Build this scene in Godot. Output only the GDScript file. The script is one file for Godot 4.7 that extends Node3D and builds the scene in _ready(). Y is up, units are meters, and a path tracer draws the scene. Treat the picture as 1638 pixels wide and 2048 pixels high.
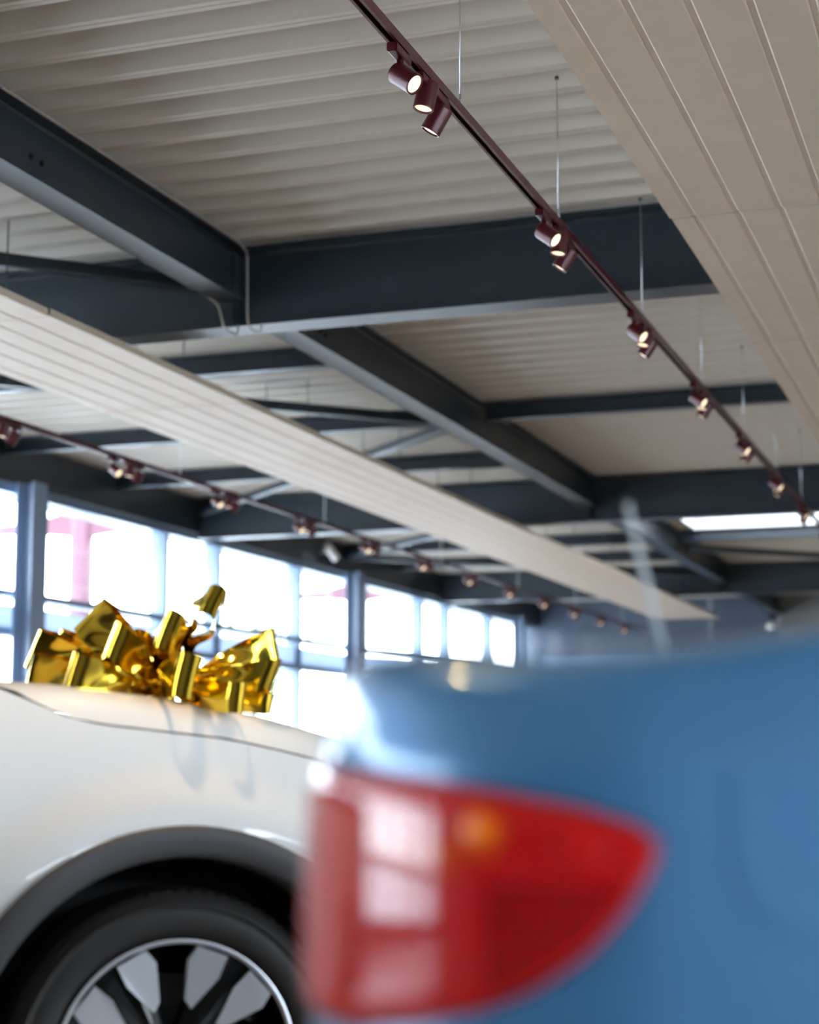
extends Node3D

var M := {}
var used := {}
var rng := RandomNumberGenerator.new()

# ---------------------------------------------------------------- helpers
func numbered(n: String) -> String:
	if not used.has(n):
		used[n] = 0
		return n
	used[n] += 1
	return "%s_%03d" % [n, used[n]]

func thing(called: String, label: String, category: String, at := Vector3.ZERO, turn := 0.0, group := "") -> Node3D:
	var o := Node3D.new()
	o.name = numbered(called)
	add_child(o)
	o.position = at
	o.rotation.y = turn
	o.set_meta("label", label)
	o.set_meta("category", category)
	if group != "":
		o.set_meta("group", group)
	return o

func shell(called: String, label := "") -> Node3D:
	var o := Node3D.new()
	o.name = called
	add_child(o)
	o.set_meta("kind", "structure")
	if label != "":
		o.set_meta("label", label)
	return o

func part(called: String, mesh: Mesh, m: Material, parent: Node, at := Vector3.ZERO) -> MeshInstance3D:
	var o := MeshInstance3D.new()
	o.name = called
	o.mesh = mesh
	o.material_override = m
	parent.add_child(o, true)
	o.position = at
	return o

func mat(c: Color, rough: float, metal := 0.0, coat := 0.0) -> StandardMaterial3D:
	var m := StandardMaterial3D.new()
	m.albedo_color = c
	m.roughness = rough
	m.metallic = metal
	if coat > 0.0:
		m.clearcoat_enabled = true
		m.clearcoat = coat
		m.clearcoat_roughness = 0.03
	return m

func start(smooth := false) -> SurfaceTool:
	var st := SurfaceTool.new()
	st.begin(Mesh.PRIMITIVE_TRIANGLES)
	st.set_smooth_group(0 if smooth else -1)
	return st

func done(st: SurfaceTool) -> ArrayMesh:
	st.generate_normals()
	return st.commit()

func quad(st: SurfaceTool, a: Vector3, b: Vector3, c: Vector3, d: Vector3) -> void:
	for p in [a, b, c, a, c, d]:
		st.add_vertex(p)

func add_box(st: SurfaceTool, lo: Vector3, hi: Vector3) -> void:
	var p := []
	for i in 8:
		p.append(Vector3(hi.x if i & 1 else lo.x, hi.y if i & 2 else lo.y, hi.z if i & 4 else lo.z))
	for f in [[0, 2, 3, 1], [4, 5, 7, 6], [0, 4, 6, 2], [1, 3, 7, 5], [0, 1, 5, 4], [2, 6, 7, 3]]:
		quad(st, p[f[0]], p[f[1]], p[f[2]], p[f[3]])

func box(lo: Vector3, hi: Vector3) -> ArrayMesh:
	var st := start()
	add_box(st, lo, hi)
	return done(st)

# a closed outline (x across, y up) drawn out from a to b; "side" is where the outline's x points
func extrude(outline: PackedVector2Array, a: Vector3, b: Vector3, side: Vector3, up: Vector3, smooth := false) -> ArrayMesh:
	var st := start(smooth)
	var n := outline.size()
	for i in n:
		var p := outline[i]
		var q := outline[(i + 1) % n]
		var p3 := side * p.x + up * p.y
		var q3 := side * q.x + up * q.y
		quad(st, a + p3, b + p3, b + q3, a + q3)
	st.set_smooth_group(-1)
	var tri := Geometry2D.triangulate_polygon(outline)
	for k in range(0, tri.size(), 3):
		for j in [0, 1, 2]:
			var p := outline[tri[k + j]]
			st.add_vertex(a + side * p.x + up * p.y)
		for j in [0, 2, 1]:
			var p := outline[tri[k + j]]
			st.add_vertex(b + side * p.x + up * p.y)
	return done(st)

func rounded(w: float, h: float, r: float, n := 3) -> PackedVector2Array:
	var out := PackedVector2Array()
	for c in 4:
		var cx := (w / 2 - r) * (1 if c == 0 or c == 3 else -1)
		var cy := (h / 2 - r) * (1 if c < 2 else -1)
		for i in n + 1:
			var a := (c + float(i) / n) * PI / 2
			out.append(Vector2(cx + r * cos(a), cy + r * sin(a)))
	return out

func i_outline(w: float, h: float, tw: float, tf: float) -> PackedVector2Array:
	var a := w / 2
	var b := h / 2
	var c := tw / 2
	return PackedVector2Array([Vector2(-a, -b), Vector2(a, -b), Vector2(a, -b + tf), Vector2(c + .012, -b + tf), Vector2(c, -b + tf + .012), Vector2(c, b - tf - .012), Vector2(c + .012, b - tf), Vector2(a, b - tf),
		Vector2(a, b), Vector2(-a, b), Vector2(-a, b - tf), Vector2(-c - .012, b - tf), Vector2(-c, b - tf - .012), Vector2(-c, -b + tf + .012), Vector2(-c - .012, -b + tf), Vector2(-a, -b + tf)])

func grid(f: Callable, nu: int, nv: int) -> ArrayMesh:
	var st := start(true)
	add_grid(st, f, nu, nv)
	return done(st)

func add_grid(st: SurfaceTool, f: Callable, nu: int, nv: int) -> void:
	var row := []
	for i in nu + 1:
		var line := []
		for j in nv + 1:
			line.append(f.call(float(i) / nu, float(j) / nv))
		row.append(line)
	for i in nu:
		for j in nv:
			quad(st, row[i][j], row[i][j + 1], row[i + 1][j + 1], row[i + 1][j])

# outline of (radius, height) turned about the y axis
func lathe(profile: PackedVector2Array, n := 28, creased := false) -> ArrayMesh:
	var st := start(true)
	for k in profile.size() - 1:
		st.set_smooth_group(k if creased else 0)
		for i in n:
			var a := TAU * i / n
			var b := TAU * (i + 1) / n
			var p := profile[k]
			var q := profile[k + 1]
			quad(st, Vector3(p.x * cos(a), p.y, p.x * sin(a)), Vector3(q.x * cos(a), q.y, q.x * sin(a)), Vector3(q.x * cos(b), q.y, q.x * sin(b)), Vector3(p.x * cos(b), p.y, p.x * sin(b)))
	return done(st)

func tube(pts: Array, r: float, n := 8, r2 := -1.0) -> ArrayMesh:
	var st := start(true)
	add_tube(st, pts, r, n, r2)
	return done(st)

func add_tube(st: SurfaceTool, pts: Array, r: float, n := 8, r2 := -1.0) -> void:
	if r2 < 0.0:
		r2 = r
	var rings := []
	var ref := Vector3.UP
	for i in pts.size():
		var d: Vector3 = (pts[min(i + 1, pts.size() - 1)] - pts[max(i - 1, 0)]).normalized()
		if absf(d.dot(ref)) > .95:
			ref = Vector3.RIGHT if absf(d.x) < .9 else Vector3.BACK
		var s := d.cross(ref).normalized()
		var t := s.cross(d)
		var rr := lerpf(r, r2, float(i) / (pts.size() - 1))
		var ring := []
		for k in n:
			var a := TAU * k / n
			ring.append(pts[i] + (s * cos(a) + t * sin(a)) * rr)
		rings.append(ring)
	for i in pts.size() - 1:
		for k in n:
			quad(st, rings[i][k], rings[i + 1][k], rings[i + 1][(k + 1) % n], rings[i][(k + 1) % n])
	for k in range(1, n - 1):
		for p in [rings[0][0], rings[0][k], rings[0][k + 1], rings[-1][0], rings[-1][k + 1], rings[-1][k]]:
			st.add_vertex(p)

func table(t: Array, x: float) -> float:
	if x <= t[0][0]:
		return t[0][1]
	for i in range(1, t.size()):
		if x <= t[i][0]:
			return lerpf(t[i - 1][1], t[i][1], (x - t[i - 1][0]) / (t[i][0] - t[i - 1][0]))
	return t[-1][1]

func noise_tex(size: int, freq: float, lo: Color, hi: Color, seed_ := 3, oct := 3) -> ImageTexture:
	var n := FastNoiseLite.new()
	n.seed = seed_
	n.frequency = freq
	n.fractal_octaves = oct
	var im := n.get_seamless_image(size, size)
	var out := Image.create(size, size, false, Image.FORMAT_RGB8)
	for y in size:
		for x in size:
			out.set_pixel(x, y, lo.lerp(hi, im.get_pixel(x, y).r))
	return ImageTexture.create_from_image(out)

# ---------------------------------------------------------------- the scene
const DECK := 3.76          # underside of the roof deck's ribs
const XW := -8.6            # plane of the window wall
const ZF := -31.4           # far wall
const ZB := 8.0             # glazed wall behind the viewer
const XR := 7.0             # wall on the right, partly glazing added as fill light
const SKY := 3.6
const SPOT := 2.6

func _ready() -> void:
	rng.seed = 7
	# camera
	var cam := Camera3D.new()
	cam.name = "camera"
	add_child(cam)
	cam.position = Vector3(0, 0.96, 0)
	cam.rotation = Vector3(deg_to_rad(8.018), deg_to_rad(19.386), 0)
	var lens := CameraAttributesPhysical.new()
	lens.frustum_focal_length = 40.43
	lens.frustum_focus_distance = 5.35
	lens.frustum_near = 0.05
	lens.frustum_far = 400.0
	lens.exposure_aperture = 40.43 / 29.0
	cam.attributes = lens
	cam.current = true
	# an overcast sky
	var env := Environment.new()
	env.background_mode = Environment.BG_SKY
	var sky := ProceduralSkyMaterial.new()
	sky.sky_top_color = Color(0.86, 0.93, 1.0)
	sky.sky_horizon_color = Color(0.93, 0.97, 1.0)
	sky.ground_horizon_color = Color(0.80, 0.82, 0.84)
	sky.ground_bottom_color = Color(0.70, 0.72, 0.74)
	sky.sky_energy_multiplier = SKY
	sky.ground_energy_multiplier = SKY * 0.5
	env.sky = Sky.new()
	env.sky.sky_material = sky
	env.tonemap_mode = Environment.TONE_MAPPER_LINEAR
	env.tonemap_exposure = 1.0
	env.sdfgi_enabled = true
	env.ssao_enabled = true
	env.ssil_enabled = true
	var we := WorldEnvironment.new()
	we.name = "sky"
	we.environment = env
	add_child(we)

	materials()
	room()
	windows()
	beams()
	panels()
	tracks()
	small_fittings()
	white_car()
	blue_car()
	bow()
	outside()

func materials() -> void:
	M.deck = mat(Color(0.745, 0.70, 0.645), 0.45)
	M.deck.albedo_texture = noise_tex(256, 0.012, Color(0.95, 0.95, 0.95), Color(1, 1, 1), 5)
	M.deck.uv1_triplanar = true
	M.deck.uv1_scale = Vector3(0.35, 0.35, 0.35)
	M.panel = mat(Color(0.79, 0.715, 0.635), 0.5)
	M.panel.albedo_texture = noise_tex(256, 0.02, Color(0.96, 0.955, 0.95), Color(1, 1, 1), 9)
	M.panel.uv1_triplanar = true
	M.panel.uv1_scale = Vector3(0.8, 0.8, 0.8)
	M.steel = mat(Color(0.155, 0.19, 0.22), 0.36)
	M.steel.albedo_texture = noise_tex(256, 0.02, Color(0.93, 0.93, 0.93), Color(1, 1, 1), 11)
	M.steel.uv1_triplanar = true
	M.frame = mat(Color(0.47, 0.55, 0.64), 0.35)
	M.column = mat(Color(0.50, 0.57, 0.66), 0.35)
	M.spandrel = mat(Color(0.74, 0.79, 0.86), 0.4)
	M.spandrel.backlight_enabled = true
	M.spandrel.backlight = Color(0.72, 0.75, 0.79)
	M.glass = mat(Color(0.9, 0.97, 1.0, 0.05), 0.0)
	M.glass.transparency = BaseMaterial3D.TRANSPARENCY_ALPHA
	M.floor = mat(Color(0.52, 0.47, 0.42), 0.3)
	M.floor.albedo_texture = noise_tex(512, 0.03, Color(0.9, 0.9, 0.9), Color(1, 1, 1), 21)
	M.floor.uv1_triplanar = true
	M.floor.uv1_scale = Vector3(0.6, 0.6, 0.6)
	M.wall = mat(Color(0.84, 0.82, 0.79), 0.7)
	M.dark_wall = mat(Color(0.33, 0.33, 0.34), 0.7)
	M.far_dark = mat(Color(0.30, 0.34, 0.40), 0.22)
	M.far_grey = mat(Color(0.48, 0.47, 0.47), 0.6)
	M.far_reflection = mat(Color(0.42, 0.50, 0.62), 0.2)  # bluish window reflection put into the colour
	M.burgundy = mat(Color(0.28, 0.06, 0.095), 0.32, 0.2)
	M.black = mat(Color(0.03, 0.03, 0.035), 0.5)
	M.wire = mat(Color(0.78, 0.79, 0.80), 0.3, 0.9)
	M.cable = mat(Color(0.58, 0.54, 0.51), 0.5)
	M.lamp = mat(Color(1, 0.95, 0.85), 0.4)
	M.lamp.emission_enabled = true
	M.lamp.emission = Color(1.0, 0.88, 0.70)
	M.lamp.emission_energy_multiplier = 1.15
	M.white_plastic = mat(Color(0.85, 0.83, 0.82), 0.4)
	M.whip = mat(Color(0.72, 0.74, 0.75), 0.4)
	M.white_paint = mat(Color(0.90, 0.895, 0.885), 0.4, 0.0, 1.0)
	M.trim = mat(Color(0.30, 0.295, 0.30), 0.5)
	M.rubber = mat(Color(0.15, 0.14, 0.135), 0.55)
	M.gloss_black = mat(Color(0.02, 0.02, 0.022), 0.15)
	M.machined = mat(Color(0.88, 0.89, 0.92), 0.35, 0.6)
	M.car_glass = mat(Color(0.05, 0.06, 0.07), 0.05)
	M.gold = mat(Color(0.94, 0.79, 0.27), 0.12, 1.0)
	M.blue_paint = mat(Color(0.24, 0.45, 0.62), 0.35, 0.3, 0.7)
	M.lens = mat(Color(0.78, 0.006, 0.02, 0.5), 0.05)
	M.lens.transparency = BaseMaterial3D.TRANSPARENCY_ALPHA
	M.lamp_red = mat(Color(0.85, 0.01, 0.03), 0.4)
	M.reflector = mat(Color(0.85, 0.30, 0.26), 0.25, 0.4)
	M.amber = mat(Color(1.0, 0.52, 0.05), 0.25)
	M.dark_red = mat(Color(0.28, 0.01, 0.012), 0.3)
	M.red_steel = mat(Color(0.31, 0.115, 0.185), 0.5)  # red steel, its magenta tint imitates veiling flare in the colour
	M.asphalt = mat(Color(0.84, 0.84, 0.83), 0.9)
	M.bark = mat(Color(0.27, 0.25, 0.22), 0.9)
	M.leaf = mat(Color(0.33, 0.42, 0.17), 0.7)
	M.leaf.backlight_enabled = true
	M.leaf.backlight = Color(0.3, 0.4, 0.1)

# ---------------------------------------------------------------- room shell
func deck_sheet(x0: float, x1: float) -> ArrayMesh:
	# three ribs, 0.25 m apart; the outline runs along z
	var st := start()
	var line := []
	for k in 3:
		var z := -k * .25
		for p in [[0, 0], [-.026, 0], [-.030, .005], [-.034, .005], [-.038, 0], [-.064, 0], [-.108, .1], [-.15, .1], [-.153, .094], [-.159, .094], [-.162, .1], [-.206, .1], [-.25, 0]]:
			var y: float = p[1]
			if k == 2 and p[0] == -.25:
				y = -.003
			line.append(Vector2(z + p[0], y))
	line.append(Vector2(-.776, -.003))
	for i in line.size() - 1:
		var a: Vector2 = line[i]
		var b: Vector2 = line[i + 1]
		quad(st, Vector3(x0, a.y, a.x), Vector3(x1, a.y, a.x), Vector3(x1, b.y, b.x), Vector3(x0, b.y, b.x))
	return done(st)

const SKX0 := -3.72
const SKX1 := -0.4
const SKZ0 := -18.3
const SKZ1 := -21.3

func room() -> void:
	var fl := shell("floor", "beige tiled showroom floor")
	part("slab", box(Vector3(-9.0, -.2, ZF - .3), Vector3(XR + .3, 0, ZB + .3)), M.floor, fl)
	var ce := shell("ceiling", "off-white trapezoidal steel roof deck")
	var whole := deck_sheet(-8.95, XR + .2)
	var left := deck_sheet(-8.95, SKX0)
	var right := deck_sheet(SKX1, XR + .2)
	for k in 52:
		var z := 8.2 - k * .75
		if z - .75 < SKZ0 and z > SKZ1:
			part("deck_sheet", left, M.deck, ce, Vector3(0, DECK, z))
			part("deck_sheet", right, M.deck, ce, Vector3(0, DECK, z))
		else:
			part("deck_sheet", whole, M.deck, ce, Vector3(0, DECK, z))
	var st := start()
	var y0 := DECK + .115
	var y1 := DECK + .36
	add_box(st, Vector3(-9.3, y0, ZF - .4), Vector3(XR + .4, y1, SKZ1 - .25))
	add_box(st, Vector3(-9.3, y0, SKZ0 + .25), Vector3(XR + .4, y1, ZB + .4))
	add_box(st, Vector3(-9.3, y0, SKZ1 - .25), Vector3(SKX0, y1, SKZ0 + .25))
	add_box(st, Vector3(SKX1, y0, SKZ1 - .25), Vector3(XR + .4, y1, SKZ0 + .25))
	part("roof_slab", done(st), M.deck, ce)
	# the skylight in the third bay
	var sk := shell("window_skylight", "bright rooflight strip beyond the second cross beam")
	st = start()
	for s in [[SKX0 - .03, SKZ1, SKX0, SKZ0], [SKX1, SKZ1, SKX1 + .03, SKZ0], [SKX0, SKZ1 - .03, SKX1, SKZ1], [SKX0, SKZ0, SKX1, SKZ0 + .03]]:
		add_box(st, Vector3(s[0], DECK - .01, s[1]), Vector3(s[2], DECK + .5, s[3]))
	part("curb", done(st), M.white_plastic, sk)
	for k in 3:
		var w := (SKX1 - SKX0) / 3
		part("pane", box(Vector3(SKX0 + k * w + .03, DECK + .44, SKZ1), Vector3(SKX0 + (k + 1) * w - .03, DECK + .45, SKZ0)), M.glass, sk)
		part("glazing_bar", box(Vector3(SKX0 + k * w - .03, DECK + .42, SKZ1), Vector3(SKX0 + k * w + .03, DECK + .47, SKZ0)), M.white_plastic, sk)
	# far wall, with the lighter grey part on the right
	var wf := shell("wall_far", "dark blue-grey end wall with a lighter grey section")
	for k in 4:
		part("panel", box(Vector3(-8.9 + k * 1.22, 0, ZF - .3), Vector3(-8.9 + (k + 1) * 1.22 - .012, DECK + .1, ZF)), M.far_dark, wf)
	part("plaster", box(Vector3(-4.02, 0, ZF - .3), Vector3(XR + .3, DECK + .1, ZF + .02)), M.far_grey, wf)
	part("painted_reflection", box(Vector3(-8.4, .4, ZF), Vector3(-5.3, 2.75, ZF + .03)), M.far_reflection, wf)  # lighter blue panel paints a reflection onto the end wall
	var wr := shell("wall_right", "pale plastered side wall with glazing added for fill light")
	part("plaster", box(Vector3(XR, 0, ZF - .3), Vector3(XR + .3, DECK + .1, -7.0)), M.wall, wr)
	part("fascia", box(Vector3(XR, 3.38, -7.0), Vector3(XR + .5, DECK + .1, ZB + .3)), M.steel, wr)
	part("plinth", box(Vector3(XR, 0, -7.0), Vector3(XR + .25, .25, ZB + .3)), M.steel, wr)
	var wl := shell("wall_left", "dark fascia and plinth framing the window wall")
	part("fascia", box(Vector3(-9.1, 3.38, ZF - .3), Vector3(-8.45, DECK, ZB + .3)), M.steel, wl)
	part("plaster", box(Vector3(-8.9, 0, 4.3), Vector3(-8.5, 3.4, ZB + .3)), M.dark_wall, wl)
	part("soffit_block", box(Vector3(-9.1, DECK, ZF - .3), Vector3(-8.7, DECK + .1, ZB + .3)), M.steel, wl)
	part("plinth", box(Vector3(-8.75, 0, ZF - .3), Vector3(-8.5, .25, ZB + .3)), M.steel, wl)
	var wb := shell("wall_back", "dark grey wall behind the viewer")
	part("plaster", box(Vector3(-9.1, 0, ZB), Vector3(XR + .3, DECK + .1, ZB + .3)), M.dark_wall, wb)

func windows() -> void:
	var zs := []
	var cols := []
	for k in range(-1, 4):
		var c := -13.95 + 8.4 * (k - 1) * -1.0
		cols.append(c)
		for o in [0.0, -2.45, -3.75, -6.1]:
			zs.append(c + o)
	zs.sort()
	zs.reverse()
	var n := 0
	var all := []
	for z in zs:
		if z < ZB and z > ZF + .2:
			all.append(z)
	all = all.filter(func(q): return q < 4.0)
	all.push_front(4.3)
	all.append(ZF)
	for i in all.size() - 1:
		n += 1
		var a: float = all[i]
		var b: float = all[i + 1]
		window("window_%d" % n, Vector3(XW, 0, a), Vector3(XW, 0, b), n)
	for k in 6:  # unseen right-hand glazing, added to brighten the white car
		n += 1
		window("window_%d" % n, Vector3(XR + .1, 0, lerpf(-7.0, ZB, k / 6.0)), Vector3(XR + .1, 0, lerpf(-7.0, ZB, (k + 1) / 6.0)), n)
	var names := {-13.95: "near the left edge", -22.35: "in the middle of the row", -5.55: "nearest the viewer", 2.85: "beside the viewer"}
	var k := 0
	for c in cols:
		if c > ZF and c < ZB:
			var lb: String = "steel H-column of the window wall, " + ["", "fourth bay", "third bay", "second bay", "first bay"][clampi(k + 1, 0, 4)]
			for key in names:
				if absf(key - c) < .1:
					lb = "blue-grey steel H-column of the window wall " + names[key]
			var t := thing("window_column", lb, "column", Vector3(-8.36, 0, c * .964), 0, "columns of the window wall")
			part("shaft", extrude(i_outline(.24, .18, .012, .016), Vector3.ZERO, Vector3(0, 3.4, 0), Vector3(0, 0, 1), Vector3(1, 0, 0)), M.column, t)
			part("base_plate", box(Vector3(-.14, 0, -.16), Vector3(.14, .02, .16)), M.frame, t)
			k += 1

func window(called: String, a: Vector3, b: Vector3, n: int) -> void:
	var w := shell(called, "showroom window with transom, bay %d" % n)
	var d := (b - a).normalized()
	var side := Vector3(d.z, 0, -d.x)
	var rail := func(y0: float, y1: float, dep: float, off: float, nm: String, m: Material) -> void:
		var h := (y1 - y0) / 2
		part(nm, extrude(PackedVector2Array([Vector2(-dep / 2, -h), Vector2(dep / 2, -h), Vector2(dep / 2, h), Vector2(-dep / 2, h)]), a + Vector3(0, y0 + h, 0) + side * off, b + Vector3(0, y0 + h, 0) + side * off, side, Vector3.UP), m, w)
	var post := PackedVector2Array([Vector2(-.035, -.09), Vector2(.035, -.09), Vector2(.035, .09), Vector2(-.035, .09)])
	part("mullion", extrude(post, a + Vector3(0, .0, 0), a + Vector3(0, 3.5, 0), d, side), M.frame, w)
	rail.call(3.31, 3.40, .14, 0.0, "top_rail", M.frame)
	rail.call(2.37, 2.43, .18, 0.0, "transom", M.frame)
	rail.call(2.09, 2.30, .06, 0.0, "spandrel", M.spandrel)
	rail.call(2.02, 2.09, .14, 0.0, "transom", M.frame)
	rail.call(.22, .30, .14, 0.0, "sill", M.frame)
	rail.call(2.43, 3.31, .012, 0.0, "pane", M.glass)
	rail.call(2.30, 2.37, .012, 0.0, "pane", M.glass)
	rail.call(.30, 2.02, .012, 0.0, "pane", M.glass)

# ---------------------------------------------------------------- steelwork
func beams() -> void:
	var zc := [-8.57, -17.05, -25.5, -0.1]
	var words := ["nearest", "second", "third", "overhead"]
	for i in 4:
		var t := thing("cross_beam", "dark steel I-beam crossing the hall, %s one in the depth of the view" % words[i], "beam", Vector3(0, 0, zc[i]), 0, "cross beams under the roof deck")
		part("beam", extrude(i_outline(.2, .45, .0095, .0146), Vector3(-8.46, DECK - .225, 0), Vector3(XR, DECK - .225, 0), Vector3(0, 0, 1), Vector3.UP), M.steel, t)
		for sx in [-4.03]:
			for s in [-1, 1]:
				part("stiffener", box(Vector3(sx - .006, DECK - .435, minf(s * .006, s * .098)), Vector3(sx + .006, DECK - .016, maxf(s * .006, s * .098))), M.steel, t)
	var ends := [[-.2, -8.47], [-8.67, -16.95], [-17.15, -25.4], [-25.6, ZF]]
	var lw := ["upper left corner of the view", "middle of the view between two cross beams", "third bay next to the rooflight", "last bay before the end wall"]
	for i in 4:
		var t := thing("long_beam", "dark steel I-beam running into the depth, %s" % lw[i], "beam", Vector3(-4.03, DECK - .155, 0), 0, "lengthwise beams")
		part("beam", extrude(i_outline(.17, .31, .008, .012), Vector3(0, 0, ends[i][0]), Vector3(0, 0, ends[i][1]), Vector3(1, 0, 0), Vector3.UP), M.steel, t)
		if i < 3:
			var z0: float = [-6.38, -9.75, -18.2][i]
			for k in 2:
				var b := part("bolt", lathe(PackedVector2Array([Vector2(0, 0), Vector2(.014, 0), Vector2(.014, .01), Vector2(0, .012)]), 8, true), M.black, t, Vector3(.004, -.016 - .003 * k, z0 - .09 * k))
				b.rotation.z = -PI / 2
	var pur := [[-8.45, -4.12, -4.35, "above the left edge"], [-8.45, -4.12, -10.8, "left of the lengthwise beam, first in the second bay"], [-8.45, -4.12, -13.1, "left of the lengthwise beam, second in the second bay"], [-8.45, -4.12, -15.2, "left of the lengthwise beam, third in the second bay"],
		[-8.45, -4.12, -19.2, "left of the lengthwise beam, first in the third bay"], [-8.45, -4.12, -21.4, "left of the lengthwise beam, second in the third bay"], [-8.45, -4.12, -23.4, "left of the lengthwise beam, third in the third bay"],
		[-3.94, XR - .01, -13.05, "right of the lengthwise beam behind the spotlights"], [-3.94, XR - .01, -21.43, "right of the lengthwise beam below the rooflight"], [-3.94, XR - .01, -4.35, "overhead above the viewer"]]
	for p in pur:
		var t := thing("purlin", "thin dark steel purlin " + p[3], "beam", Vector3(0, DECK - .076, p[2]), 0, "purlins under the roof deck")
		part("beam", extrude(i_outline(.1, .14, .006, .008), Vector3(p[0], 0, 0), Vector3(p[1], 0, 0), Vector3(0, 0, 1), Vector3.UP), M.steel, t)
	var br := [[-4.1, -8.75, -8.42, -4.4, "at the left edge in the first bay"], [-4.1, -13.0, -8.42, -8.75, "running toward the viewer in the second bay"], [-4.1, -12.95, -8.42, -17.0, "running away to the windows in the second bay"],
		[-4.1, -17.25, -8.42, -21.4, "running to the windows in the third bay"], [-4.1, -25.3, -8.42, -21.5, "in the far corner of the third bay"], [-3.94, -21.95, -.6, -25.2, "below the rooflight on the right"]]
	for b in br:
		var p := Vector3(b[0], 3.6, b[1])
		var q := Vector3(b[2], 3.6, b[3])
		var d := (q - p).normalized()
		var t := thing("roof_brace", "dark diagonal steel brace " + b[4], "brace", Vector3.ZERO, 0, "diagonal braces")
		part("bar", extrude(rounded(.075, .075, .01, 2), p, q, d.cross(Vector3.UP).normalized(), Vector3.UP), M.steel, t)
		for e in [p, q]:
			part("gusset", box(e + Vector3(-.09, .036, -.09), e + Vector3(.09, .046, .09)), M.steel, t)

# ---------------------------------------------------------------- hung ceiling panels
func panel_outline(w: float, first: float, pitch: float) -> PackedVector2Array:
	var o := PackedVector2Array([Vector2(0, .04), Vector2(0, 0)])
	var g := first
	while g < w - .05:
		for q in [[-.016, 0], [-.010, .0032], [.010, .0032], [.016, 0]]:
			o.append(Vector2(g + q[0], q[1]))
		g += pitch
	o.append_array(PackedVector2Array([Vector2(w, 0), Vector2(w, .04), Vector2(w - .004, .04), Vector2(w - .004, .012), Vector2(.004, .012), Vector2(.004, .04)]))
	return o

func panels() -> void:
	var spec := [["wide beige strip of grooved metal ceiling panels at the upper right", -1.27, 1.06, .097, -6.86, 3], ["pale strip of grooved metal ceiling panels hung over the left half", -5.5, .97, .11, -7.40, 2]]
	for s in spec:
		var t := thing("ceiling_panel_strip", s[0], "ceiling panel", Vector3(s[1], 3.15, 0))
		var o := panel_outline(s[2], s[3], .173)
		var mesh := extrude(o, Vector3.ZERO, Vector3(0, 0, -2.264), Vector3(1, 0, 0), Vector3.UP)
		var cap := box(Vector3(.03, .018, -.02), Vector3(s[2] - .03, .036, .024))
		for k in range(-4, 10):
			var z: float = s[4] - 2.28 * k
			if z - 2.28 < -29.6:
				continue
			var o2 := part("panel", mesh, M.panel, t, Vector3(.006 if k == 0 else 0.0, rng.randf_range(-.002, .002), z))
			part("joint_bar", cap, M.panel, t, Vector3(0, 0, z))
		# threaded rods that carry the strip
		var rod := tube([Vector3(0, .02, 0), Vector3(0, DECK - 3.15, 0)], .004, 6)
		var nut := lathe(PackedVector2Array([Vector2(.004, .0), Vector2(.012, .0), Vector2(.012, .03), Vector2(.004, .03)]), 6, true)
		for k in range(-2, 9):
			for e in [.23, .57]:
				var at := Vector3(e, 0, -7.62 - 2.05 * k)
				var r := part("hanger_rod", rod, M.steel, t, at)
				part("nut", nut, M.steel, r, Vector3(0, .09, 0))
# ---------------------------------------------------------------- track lights
var head_proto: Node3D

func make_head_parts(t: Node3D, axis: Vector3, swing: float, drop: float) -> void:
	# t stands on the rail's underside; the lamp hangs from it
	part("adapter", extrude(rounded(.034, .03, .006, 2), Vector3(0, -.017, .075), Vector3(0, -.017, -.055), Vector3(1, 0, 0), Vector3.UP), M.burgundy, t)
	part("joint", tube([Vector3(0, -.03, 0), Vector3(0, -.066 - drop, 0)], .011, 10), M.burgundy, t)
	var ax := axis.normalized()
	var c := Vector3(0, -.066 - drop, 0) + ax * swing
	var up := ax
	var x := up.cross(Vector3(0, 0, 1)).normalized()
	var z := x.cross(up).normalized()
	var b := Basis(x, up, z)
	# cylinder from -0.05 (back) to +0.045 (mouth) along the axis
	var h := part("housing", M.mesh_housing, M.burgundy, t)
	h.transform = Transform3D(b, c)
	var ring := part("bezel", M.mesh_bezel, M.burgundy, h)
	var l := part("lens", M.mesh_lens, M.lamp, h)
	var li := SpotLight3D.new()
	li.name = "spot"
	li.light_color = Color(1.0, 0.84, 0.64)
	li.light_energy = SPOT
	li.light_size = 0.027
	li.spot_angle = 24.0
	li.spot_angle_attenuation = 0.6
	li.spot_range = 40.0
	li.spot_attenuation = 2.0
	li.shadow_enabled = true
	h.add_child(li)
	li.position = Vector3(0, .0445, 0)
	li.rotation = Vector3(PI / 2, 0, 0)

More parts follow.
